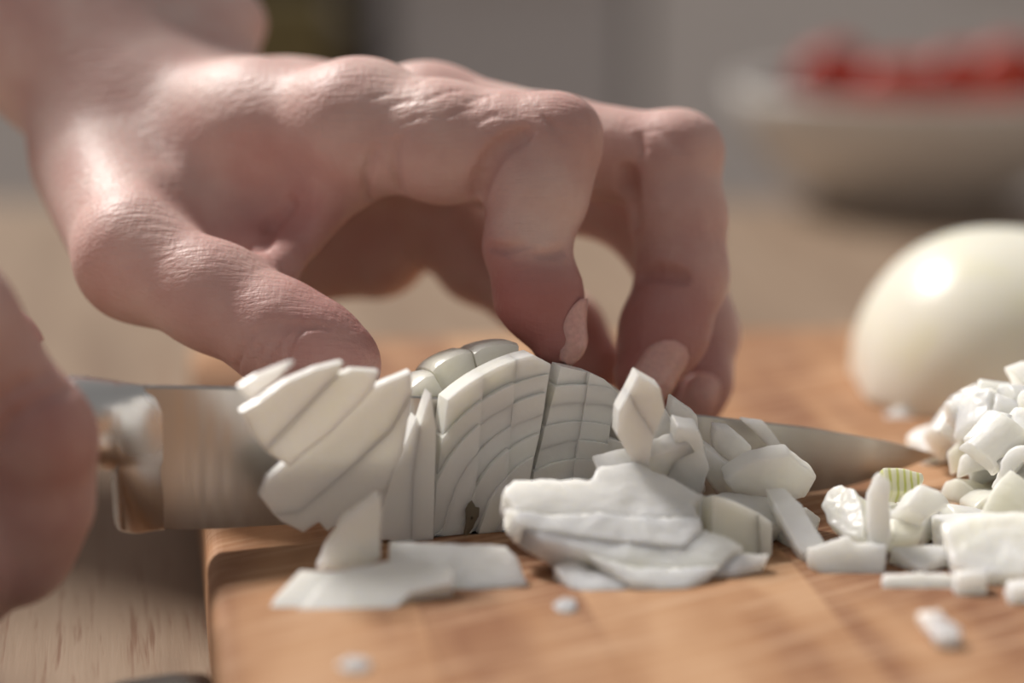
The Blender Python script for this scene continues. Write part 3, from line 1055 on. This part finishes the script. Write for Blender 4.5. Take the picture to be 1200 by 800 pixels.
OC = on_plane(607, 628, KP, KN)
OU = float((OC - KP) @ KD)
OR = 37.5
ot = empty('onion_half', kpt(OU, 14, 0), 'half onion cut into thin wedges behind the blade, held by the fingers', 'onion')
LN = 36.0
DROP = {88: 0.87, 73: 0.89, 55: 0.93}
secs = [(180, 150), (150, 133), (133, 119), (119, 104), (104, 88), (88, 73), (73, 55), (55, 30), (30, 0)]
for i, (a0, a1) in enumerate(secs):
    dr = DROP.get(a0, 1.0)
    a0, a1 = math.radians(a0 - 0.25), math.radians(a1 + 0.25)
    Rs = OR * (1 + RND.uniform(-0.02, 0.015)) * dr
    sh = RND.uniform(-0.4, 1.6)
    v, f = [], []
    ss = np.concatenate([[0, 1.2], np.linspace(4, LN * 0.97, 9)])
    na = 6
    ps = na + 2
    for s_ in ss:
        R = Rs * max(1 - (s_ / LN) ** 2, 0.02) ** 0.46 * (0.988 if s_ == 0 else 1)
        v.append(kpt(OU, 1.9 + s_ + sh, 0.2))
        for k in range(na + 1):
            a = a0 + (a1 - a0) * k / na
            e = 1 - 0.02 * (2 * k / na - 1) ** 4
            v.append(kpt(OU + R * e * math.cos(a), 1.9 + s_ + sh, 0.2 + R * e * math.sin(a)))
    for j in range(len(ss) - 1):
        for k in range(ps):
            f.append((j * ps + k, j * ps + (k + 1) % ps, (j + 1) * ps + (k + 1) % ps, (j + 1) * ps + k))
    f.append(tuple(range(ps))); f.append(tuple(range((len(ss) - 1) * ps, len(ss) * ps)))
    bm = bm_of(v, f)
    bm.verts.index_update()
    V = [tuple(q.co) for q in bm.verts]; Fq = [[q.index for q in ff.verts] for ff in bm.faces]; bm.free()
    o = obj('wedge', V, Fq, M['onion_skin'], ot, True)
    o.data.set_sharp_from_angle(angle=math.radians(30))

# the slice in front of the blade: cells between the ring lines and the cuts
RC = (680, 640)
RAD = [230, 204, 183, 161, 139, 117, 95, 70, 40, 0]
TOPLINE = [(526, 459), (566, 434), (606, 418), (626, 416), (648, 428), (662, 430), (692, 437), (712, 446), (726, 464)]
def cells(parent, cols, rads, s_front, thick, base=631, clampline=TOPLINE):
    p0 = KP + KN * s_front
    for ci in range(len(cols) - 1):
        la, lb_ = cols[ci], cols[ci + 1]
        fx = lambda y, l: np.interp(y, [q[1] for q in l], [q[0] for q in l])
        for ri in range(len(rads) - 1):
            def arc(r):
                out = []
                for t_ in np.linspace(-0.015, 1.015, 5):
                    y = RC[1] - r
                    for _ in range(12):
                        x = fx(y, la) * (1 - t_) + fx(y, lb_) * t_
                        y = RC[1] - math.sqrt(max(r * r - (x - RC[0]) ** 2, 0))
                        y = min(y, base)
                    x = fx(y, la) * (1 - t_) + fx(y, lb_) * t_
                    out.append((x, y))
                return out
            top = arc(rads[ri] + 1.0); bot = arc(rads[ri + 1] - 1.0)
            if clampline:
                top = [(x, max(y, np.interp(x, [q[0] for q in clampline], [q[1] for q in clampline]))) for x, y in top]
            hgt = max(b_[1] - a_[1] for a_, b_ in zip(top, bot))
            if hgt < 5: continue
            if min(b_[1] - a_[1] for a_, b_ in zip(top, bot)) < 1.5:
                bot = [(b_[0], max(b_[1], a_[1] + 1.5)) for a_, b_ in zip(top, bot)]
            ds = RND.uniform(-0.8, 0.7)
            tl = np.array([RND.uniform(-0.05, 0.05), RND.uniform(-0.05, 0.05)])
            nn = KN + KD * tl[0] + np.array([0, 0, tl[1] + 0.17])
            nn /= np.linalg.norm(nn)
            cen = on_plane(np.mean([q[0] for q in top + bot]), np.mean([q[1] for q in top + bot]), p0 + KN * ds, KN)
            P = [on_plane(x, y, cen, nn) for x, y in top + bot[::-1]]
            P = [np.array([p[0], p[1], max(p[2], 0.1)]) for p in P]
            organic(obj('dice_cell', *slab_vf(P, thick, KN, 0.05, 1), M['onion_cut'], parent), 0.42, 0.35)

st_ = empty('onion_slice', kpt(OU, -5, 0), 'onion slice in front of the blade, its rings cut crosswise into neat cells', 'onion')
cells(st_, [[(527, 458), (509, 590), (508, 632)], [(567, 440), (560, 530), (552, 632)], [(606, 417), (599, 500), (588, 632)], [(645, 424), (634, 500), (620, 560), (612, 632)]], RAD, -8.0, 6.0)
st2 = empty('onion_slice', kpt(OU + 14, -5, 0), 'crosswise cut onion slice below the index fingertip, next to the leaning pieces', 'onion')
cells(st2, [[(658, 428), (640, 500), (625, 560), (618, 632)], [(692, 436), (682, 500), (672, 560), (668, 632)], [(725, 462), (712, 510), (712, 632)]], [r_ - 16 for r_ in RAD[:-2]] + [0], -7.0, 5.2)
cells(st2, [[(712, 500), (716, 632)], [(745, 500), (755, 632)]], [130, 110, 86, 60, 0], -6.0, 4.5, clampline=None)
# root eye
e0 = on_plane(552, 606, KP - KN * 8.7, KN)
v, f = [], []
for ring, (rr, dd) in enumerate([(0.1, 0.9), (0.55, 0.7), (1.0, 0.35), (1.3, -0.3)]):
    for i in range(14):
        a = 2 * math.pi * i / 14
        w_ = rr * (1 + 0.22 * math.sin(3 * a + 1) + 0.1 * math.sin(5 * a))
        v.append(e0 + KD * (1.1 * w_ * math.cos(a) + 0.4 * w_ * math.sin(a)) + np.array([0, 0, 2.6 * w_ * math.sin(a)]) - KN * dd * 0.5)
for j in range(3):
    for i in range(14):
        f.append((j * 14 + i, j * 14 + (i + 1) % 14, (j + 1) * 14 + (i + 1) % 14, (j + 1) * 14 + i))
f.append(tuple(range(14)))
o = obj('root_eye', v, f, M['onion_root'], st_, True)
tag(o, 'small brown root eye')

# slices leaning against the blade, left of the cut
def kplane(s_, tilt=0.0, yaw=0.0):
    n = KN + np.array([0, 0, tilt]) + KD * yaw
    return KP + KN * s_, n / np.linalg.norm(n)
slab('onion_slice', [[(505, 462), (511, 500), (508, 632), (482, 632), (484, 560), (492, 500)], [(492, 500), (484, 560), (482, 632), (449, 632), (446, 605), (462, 550), (488, 490)]],
     kplane(-8.5, 0.08), 4, label='narrow upright onion slice standing left of the gap in the cut onion', proud=0.05)
slab('onion_slice', [[(481, 437), (482, 462), (458, 505), (415, 545), (352, 600), (322, 602), (307, 582), (316, 560), (372, 512), (438, 455)],
                     [(482, 462), (472, 528), (448, 575), (404, 606), (384, 622), (374, 611), (356, 623), (330, 610), (322, 602), (352, 600), (415, 545), (458, 505)]],
     kplane(-11.5, 0.18, -0.05), 2.2, label='broad onion slice leaning on the blade with a pale yellow edge', proud=0.05)
slab('onion_slice', [[(402, 425), (394, 442), (312, 528), (296, 508), (283, 483), (305, 470), (335, 448), (370, 433)], [(444, 436), (437, 458), (388, 508), (340, 546), (312, 528), (394, 442), (412, 434)]],
     kplane(-13.8, 0.22, -0.07), 1.8, label='onion slice with two jagged points leaning over the knife heel side', proud=0.05)
slab('onion_slice', [[(347, 423), (325, 447), (296, 471), (279, 455), (300, 441)]], kplane(-15.8, 0.26, -0.1), 1.4, label='small pointed onion slice stuck topmost on the blade near the heel', rough=0.6)

# pieces leaning right of the cut
slab('onion_piece', [[(748, 440), (774, 455), (779, 480), (766, 510), (744, 478), (737, 462)], [(737, 462), (744, 478), (766, 510), (760, 545), (742, 541), (723, 510), (725, 482)]],
     kplane(-8, 0.1, 0.2), 5.5, label='pointed onion piece leaning under the middle fingernail', proud=0.5, group='pieces leaning right of the cut')
slab('onion_piece', [[(779, 478), (792, 500), (798, 545), (764, 550), (764, 512)]], kplane(-6.5, 0.1, 0.1), 5, label='narrow onion piece standing against the blade below the ring finger')
slab('onion_piece', [[(789, 466), (818, 486), (820, 504), (795, 498), (785, 490)]], kplane(-6, 0.1, 0.1), 4, label='small onion chip stuck high on the blade at the ring fingertip', rough=0.5)
slab('onion_piece', [[(794, 500), (820, 505), (832, 550), (815, 600), (770, 600), (790, 540)]], kplane(-11, 0.35, 0.1), 5, label='rounded onion slice end leaning between blade and white pile')
slab('onion_piece', [[(700, 552), (742, 541), (806, 520), (826, 540), (828, 575), (800, 612), (740, 600)]], kplane(-16.0, 0.6, 0.0), 4.5, label='smooth curved onion layer lying behind the large white chunk')
slab('onion_piece', [[(838, 500), (858, 505), (882, 524), (880, 545), (862, 546), (838, 528)]], kplane(-4.5, 0.2, 0.1), 3.5, label='curved onion sliver sticking on the blade flat')
slab('onion_piece', [[(868, 490), (896, 494), (926, 532), (908, 531)]], kplane(-3.4, 0.05, 0.05), 2.4, label='thin slanted onion strip stuck on the blade by itself', rough=0.6)
slab('onion_piece', [[(826, 522), (862, 552), (878, 582), (850, 590), (826, 560)]], kplane(-8.5, 0.3, 0.1), 4, label='pale onion sliver between the blade and the curved strip')
slab('onion_piece', [[(848, 562), (885, 540), (925, 533), (958, 560), (945, 584), (900, 586), (868, 590)]], kplane(-11, 0.5, 0.1), 4, label='broad onion strip fallen across the foot of the blade')
def bplane(a, b, c):
    return plane3(a, b, c)
slab('onion_piece', [[(800, 590), (850, 575), (905, 580), (930, 600), (880, 640), (830, 640)]], bplane((800, 590, -6), (930, 600, -2), (850, 640, -16)), 5, label='flat onion piece under the slanting strip, beside the large chunk')
slab('onion_strip', [[(896, 572), (918, 570), (940, 590), (966, 634), (940, 650), (918, 612)]], bplane((900, 572, -4), (960, 636, -18), (935, 650, -20)), 4.2, label='slanting onion strip sliding down to the board')
slab('onion_wedge', [[(836, 580), (862, 588), (890, 602), (893, 662), (866, 655), (834, 640)], [(890, 602), (904, 612), (905, 650), (893, 662)]], bplane((836, 580, -16), (903, 612, -14), (836, 655, -20)), 6, 'onion_yellow', 'upright yellowish onion wedge with a bright cut edge', proud=0.6)
slab('onion_piece', [[(800, 668), (840, 648), (902, 648), (896, 660), (862, 672), (825, 674)]], bplane((810, 668, -32), (902, 650, -26), (860, 672, -31)), 3.5, label='thin curved onion sliver on the board beneath the yellowish wedge')
# large chunk: loosely stacked layers lying on the board
ch = bplane((620, 560, -16), (822, 580, -14), (780, 686, -38))
slab('onion_chunk', [
    [(590, 574), (604, 562), (640, 560), (690, 562), (704, 545), (745, 540), (790, 560), (824, 580), (812, 590), (818, 604), (760, 606), (700, 600), (640, 602), (606, 598)],
    [(592, 590), (606, 598), (640, 602), (700, 600), (760, 606), (818, 604), (822, 620), (800, 640), (740, 634), (680, 628), (640, 622), (608, 612)],
    [(608, 612), (640, 622), (680, 628), (740, 634), (800, 640), (822, 620), (850, 628), (870, 640), (846, 660), (800, 664), (740, 662), (690, 648), (640, 634)],
    [(690, 648), (740, 662), (800, 664), (846, 660), (826, 674), (806, 688), (776, 688), (740, 682)]],
    ch, 6, label='large chunk of stacked white onion layers lying before the cut onion', proud=0.5, round_=0.3, rough=2.6)
slab('onion_piece', [[(648, 662), (672, 655), (700, 668), (742, 678), (735, 690), (690, 694), (668, 688)]], bplane((648, 662, -33), (740, 684, -38), (690, 694, -40)), 4, label='small bent onion piece lying under the large chunk', round_=0.40)
slab('onion_piece', [[(632, 634), (660, 640), (672, 652), (650, 656)]], bplane((632, 636, -22), (672, 650, -26), (650, 656, -29)), 2.5, label='tiny onion crumb in the shade under the large chunk')
# left front pieces
slab('onion_wedge', [[(446, 577), (448, 600), (446, 655), (420, 668), (371, 668), (378, 652), (396, 620), (400, 610)]], bplane((446, 577, -32), (446, 660, -34), (371, 668, -36)), 6, label='onion wedge standing upright on the board before the slices', round_=0.40)
slab('onion_strip', [[(457, 632), (500, 634), (594, 638), (606, 655), (619, 684), (560, 691), (500, 690), (470, 675), (455, 650)]], bplane((457, 632, -30), (594, 638, -30), (560, 691, -39)), 7, label='thick smooth onion strip lying at the foot of the cut onion', round_=0.45)
slab('onion_piece', [[(352, 668), (388, 670), (360, 705), (330, 722), (310, 726), (322, 700)], [(388, 670), (450, 658), (500, 656), (531, 668), (528, 684), (480, 694), (462, 712), (420, 722), (366, 716), (345, 716), (360, 705)]],
     bplane((352, 668, -42), (520, 664, -40), (420, 722, -52)), 7, label='long ragged onion piece lying in front of the upright wedge', round_=0.50, proud=0.8)
for (x, y, w_) in [(415, 776, 20), (662, 706, 14)]:
    slab('onion_crumb', [[(x - w_, y), (x - w_ * 0.3, y - 8), (x + w_ * 0.9, y - 5), (x + w_, y + 4), (x + 2, y + 9), (x - w_ * 0.7, y + 6)]], (on_board(x, y, 0.9), np.array([0, 0.05, -1.0])), 0.9,
         label='tiny wet onion crumb on the board in front of the pieces', group='tiny crumbs on the board', round_=0.3)
# right front pieces
slab('onion_strip', [[(1034, 672), (1060, 670), (1118, 671), (1120, 698), (1080, 700), (1036, 696)]], bplane((1034, 672, -36), (1118, 671, -36), (1080, 700, -39)), 6, label='onion strip lying on the board beside a small cube', round_=0.45)
slab('onion_cube', [[(1122, 672), (1158, 672), (1155, 712), (1117, 712)]], bplane((1122, 672, -42), (1158, 672, -42), (1117, 712, -43)), 6, label='small squarish onion cube at the end of the front strip', round_=0.45)
slab('onion_piece', [[(1076, 716), (1100, 714), (1127, 736), (1122, 748), (1098, 748)]], (on_board(1100, 742, 2.4), np.array([0, 0.25, -1.0]) / 1.03), 2.2, label='flat onion bit lying alone on the bare board', round_=0.6)
slab('onion_piece', [[(1188, 686), (1225, 684), (1230, 730), (1195, 734), (1178, 716)]], bplane((1188, 686, -48), (1225, 684, -48), (1195, 734, -49)), 8, label='onion piece lying right of the flat bit, past the cube', round_=0.45)
slab('onion_piece', [[(945, 640), (992, 628), (1002, 634), (1040, 636), (1036, 674), (966, 676), (950, 660)]], bplane((945, 640, -24), (1040, 636, -24), (1000, 676, -28)), 7, label='notched onion piece lying at the left foot of the diced heap', round_=0.45)
slab('onion_piece', [[(1042, 640), (1070, 636), (1110, 640), (1114, 650), (1082, 668)]], bplane((1042, 640, -22), (1110, 640, -22), (1082, 668, -28)), 5, label='bright glossy onion piece between the notched piece and the heap', round_=0.35)
slab('onion_chunk', [[(1000, 570), (1008, 585), (1013, 610), (1010, 632), (985, 624), (968, 612), (960, 592), (968, 575), (985, 566)]], bplane((1000, 570, -8), (960, 592, -6), (1000, 632, -20)), 8, label='glassy onion chunk with sparkling cut face at the heap edge', round_=0.50)
slab('onion_strip', [[(1030, 553), (1044, 566), (1044, 640), (1016, 640), (1018, 575)]], bplane((1030, 553, -18), (1044, 640, -22), (1016, 640, -22)), 5, label='tall narrow onion strip standing upright in the diced heap', round_=0.35)
slab('onion_piece', [[(1034, 546), (1060, 548), (1082, 553), (1085, 562), (1075, 577), (1046, 577), (1040, 570)]], bplane((1034, 546, 0), (1085, 555, 2), (1050, 577, -3)), 5, 'onion_green', 'green striped onion piece in the diced heap', round_=0.5, rough=0.4)
slab('onion_piece', [[(1080, 566), (1104, 575), (1112, 592), (1086, 608), (1060, 594)]], bplane((1080, 566, -12), (1110, 590, -12), (1086, 608, -16)), 6, label='bright angular onion piece below the green striped one', round_=0.35)
slab('onion_piece', [[(1044, 606), (1085, 616), (1078, 628), (1046, 632)]], bplane((1044, 606, -14), (1085, 616, -14), (1060, 630, -18)), 5, 'onion_yellow', 'yellow edged onion layer tucked beneath the bright angular piece', round_=0.6)
slab('onion_piece', [[(905, 600), (945, 592), (962, 606), (950, 640), (925, 640)]], bplane((905, 600, 2), (962, 606, 4), (940, 640, -8)), 4, label='dull onion piece in the shade behind the slanting strip')
slab('onion_chunk', [[(1105, 612), (1150, 600), (1225, 596), (1235, 650), (1200, 676), (1150, 672), (1115, 660)]], bplane((1105, 615, -24), (1225, 600, -24), (1150, 674, -36)), 9, label='big soft onion chunk at the front of the diced heap', round_=0.70)
p = on_board(1053, 492, 0)
slab('onion_piece', [[(1036, 484), (1052, 476), (1072, 484), (1070, 498), (1046, 500)]], bplane((1036, 484, p[1] + 4), (1072, 484, p[1] + 4), (1050, 500, p[1])), 6, label='onion dice lying behind the blade before the whole half', round_=0.50)

# diced heap
protos = []
def dice_mesh(i, w_, l_, t_, curve):
    v, f = [], []
    n = 5
    for k in range(n):
        u = -1 + 2 * k / (n - 1)
        for (y, z) in ((-l_ / 2, 0), (l_ / 2, 0), (l_ / 2 * 0.93, t_), (-l_ / 2 * 0.95, t_)):
            sk = RND.uniform(-0.4, 0.4)
            v.append((u * w_ / 2 * (0.9 if z else 1) + 0.12 * y + sk * 0.5, y + sk * 0.6, z - t_ / 2 + curve * (1 - u * u) - curve / 2))
    for k in range(n - 1):
        for j in range(4):
            f.append((4 * k + j, 4 * k + (j + 1) % 4, 4 * k + 4 + (j + 1) % 4, 4 * k + 4 + j))
    f.append((0, 1, 2, 3)); f.append(tuple(range(4 * n - 4, 4 * n))[::-1])
    v, f = bevelled(v, f, 0.3, 1, 30)
    me = bpy.data.meshes.new('onion_dice')
    me.from_pydata([(a / 1000, b / 1000, c / 1000) for a, b, c in v], [], f)
    me.update()
    t_o = bpy.data.objects.new('onion_dice', me)
    COL.objects.link(t_o)
    t_o.location = (0.013 * i, 0.02, 0)
    organic(t_o, 0.36, 0.5, True)
    dg = bpy.context.evaluated_depsgraph_get()
    me2 = bpy.data.meshes.new_from_object(t_o.evaluated_get(dg))
    me2.materials.clear()
    me2.materials.append(M['onion'] if i % 5 else M['onion_yellow'])
    bpy.data.objects.remove(t_o)
    return me2
for i in range(10):
    protos.append(dice_mesh(i, RND.uniform(8, 15), RND.uniform(7, 12), RND.uniform(3.5, 6), RND.uniform(0.5, 2.5)))
placed = []
R3 = random.Random(21)
tries = 0
while len(placed) < 170 and tries < 9000:
    tries += 1
    x = R3.gauss(108, 22); y = R3.gauss(22, 24)
    if tries % 3 == 0: x = R3.gauss(86, 9); y = R3.gauss(10, 9)
    if y < -14 or x > 165 or x < 66 or y > 85: continue
    if y < -10 + 0.25 * max(0, 84 - x): continue
    yk = -10 + 0.36 * (x + 62)
    if x < 100 and yk - 8 < y < yk + 9: continue                  # keep the blade tip free
    if x < 88 and y > yk: continue
    z = 3.0
    for (a, b, c) in placed:
        d2 = (a - x) ** 2 + (b - y) ** 2
        D = 8.0
        if d2 < D * D:
            z = max(z, c + math.sqrt(D * D - d2) * 0.66)
    if x < 98 and y < yk and z > 4.5: continue              # stay low before the blade tip
    if x < 96 and y > 8: continue
    if z > 23 - 0.009 * ((x - 114) ** 2 + (y - 25) ** 2): continue
    placed.append((x, y, z))
for i, (x, y, z) in enumerate(placed):
    o = bpy.data.objects.new('onion_dice', protos[i % len(protos)])
    COL.objects.link(o)
    o.location = W((x, y, z))
    if z < 4:
        o.rotation_euler = (R3.uniform(-0.2, 0.2), R3.uniform(-0.2, 0.2), R3.uniform(0, 6.28))
    else:
        o.rotation_euler = (R3.uniform(-0.9, 0.9), R3.uniform(-0.9, 0.9), R3.uniform(0, 6.28))
    s_ = R3.uniform(0.85, 1.15)
    o.scale = (s_, s_, s_)
    if (i % len(protos)) % 5 == 0:
        tag(o, 'yellowish onion dice in the heap of chopped onion beside the knife tip', 'onion', 'yellowish dice in the heap')
    else:
        tag(o, 'white onion dice in the heap of chopped onion beside the knife tip', 'onion', 'diced onion heap')

# peeled half on the right
hc = on_board(1160, 462, 0)
sc_ = 3333 / (np.dot(hc - CAM, FW))
cx0 = (1172 - 600) / sc_
v, f = [], []
nu, nv = 40, 20
Rz = 190 / sc_ / 0.99
x_cut = (1008 - 600) / sc_ * 1.0
for i in range(nu + 1):
    t_ = i / nu
    xx = x_cut + t_ * 66
    w_ = (xx - cx0) / 37.5
    prof_ = max(1 - abs(w_) ** 2.3, 0.0) ** 0.5
    for j in range(nv + 1):
        a = math.pi * j / nv
        v.append((xx, hc[1] + 6 - Rz * 1.02 * prof_ * math.cos(a), Rz * prof_ * math.sin(a) ** 0.92))
for i in range(nu):
    for j in range(nv):
        f.append((i * (nv + 1) + j, i * (nv + 1) + j + 1, (i + 1) * (nv + 1) + j + 1, (i + 1) * (nv + 1) + j))
    f.append((i * (nv + 1), (i + 1) * (nv + 1), (i + 1) * (nv + 1) + nv, i * (nv + 1) + nv))
f.append(tuple(range(nv + 1))[::-1]); f.append(tuple(range(nu * (nv + 1), (nu + 1) * (nv + 1))))
bm = bm_of(v, f)
bm.normal_update()
es = [e for e in bm.edges if len(e.link_faces) == 2 and e.calc_face_angle(0) > math.radians(40)]
bmesh.ops.bevel(bm, geom=es, offset=1.6, segments=3, profile=0.5, affect='EDGES', clamp_overlap=True)
bm.verts.index_update()
V = [tuple(q.co) for q in bm.verts]; Fq = [[q.index for q in ff.verts] for ff in bm.faces]; bm.free()
o = obj('onion_half', V, Fq, M['onion_skin'], None, True)
o.data.set_sharp_from_angle(angle=math.radians(50))
tag(o, 'peeled uncut onion half lying cut side down on the board', 'onion')

# metal utensil at the near left of the board
p = on_board(206, 788, TZ + 9)
v, f = [], []
sts_ = [(-26, 0.8), (-18, 6), (-9, 8.8), (0, 9.6), (6, 9.2), (7.5, 8.0)]
n = 12
d_ = np.array([0.98, 0.2, 0]); e_ = np.array([-0.2, 0.98, 0])
for (u, hgt) in sts_:
    for k in range(n):
        a = 2 * math.pi * k / n
        v.append(np.array([p[0], p[1] - 4, TZ]) + d_ * u + e_ * (8 * math.cos(a)) * (0.5 + hgt / 20) + np.array([0, 0, max(hgt * (0.5 + 0.5 * math.sin(a)), 0)]))
for j in range(len(sts_) - 1):
    for k in range(n):
        f.append((j * n + k, j * n + (k + 1) % n, (j + 1) * n + (k + 1) % n, (j + 1) * n + k))
f.append(tuple(range(n))); f.append(tuple(range((len(sts_) - 1) * n, len(sts_) * n)))
bm = bm_of(v, f); bm.verts.index_update()
V = [tuple(q.co) for q in bm.verts]; Fq = [[q.index for q in ff.verts] for ff in bm.faces]; bm.free()
o = obj('utensil', V, Fq, M['dull_steel'], None, True)
o.data.set_sharp_from_angle(angle=math.radians(35))
tag(o, "end of a dull grey metal utensil on the oak table by the board's edge", 'utensil')

# the large chunk is soft and uneven
for o in COL.objects:
    if o.parent is not None and o.parent.name.startswith('onion_chunk'):
        organic(o, 0.6, 1.1, True)
    elif o.parent is None and o.type == 'MESH' and o.name.split('.')[0] in ('onion_piece', 'onion_strip', 'onion_wedge', 'onion_cube', 'onion_chunk', 'onion_crumb'):
        organic(o, 0.4, 0.7 if o.name[6:11] != 'chunk' else 1.4, True)
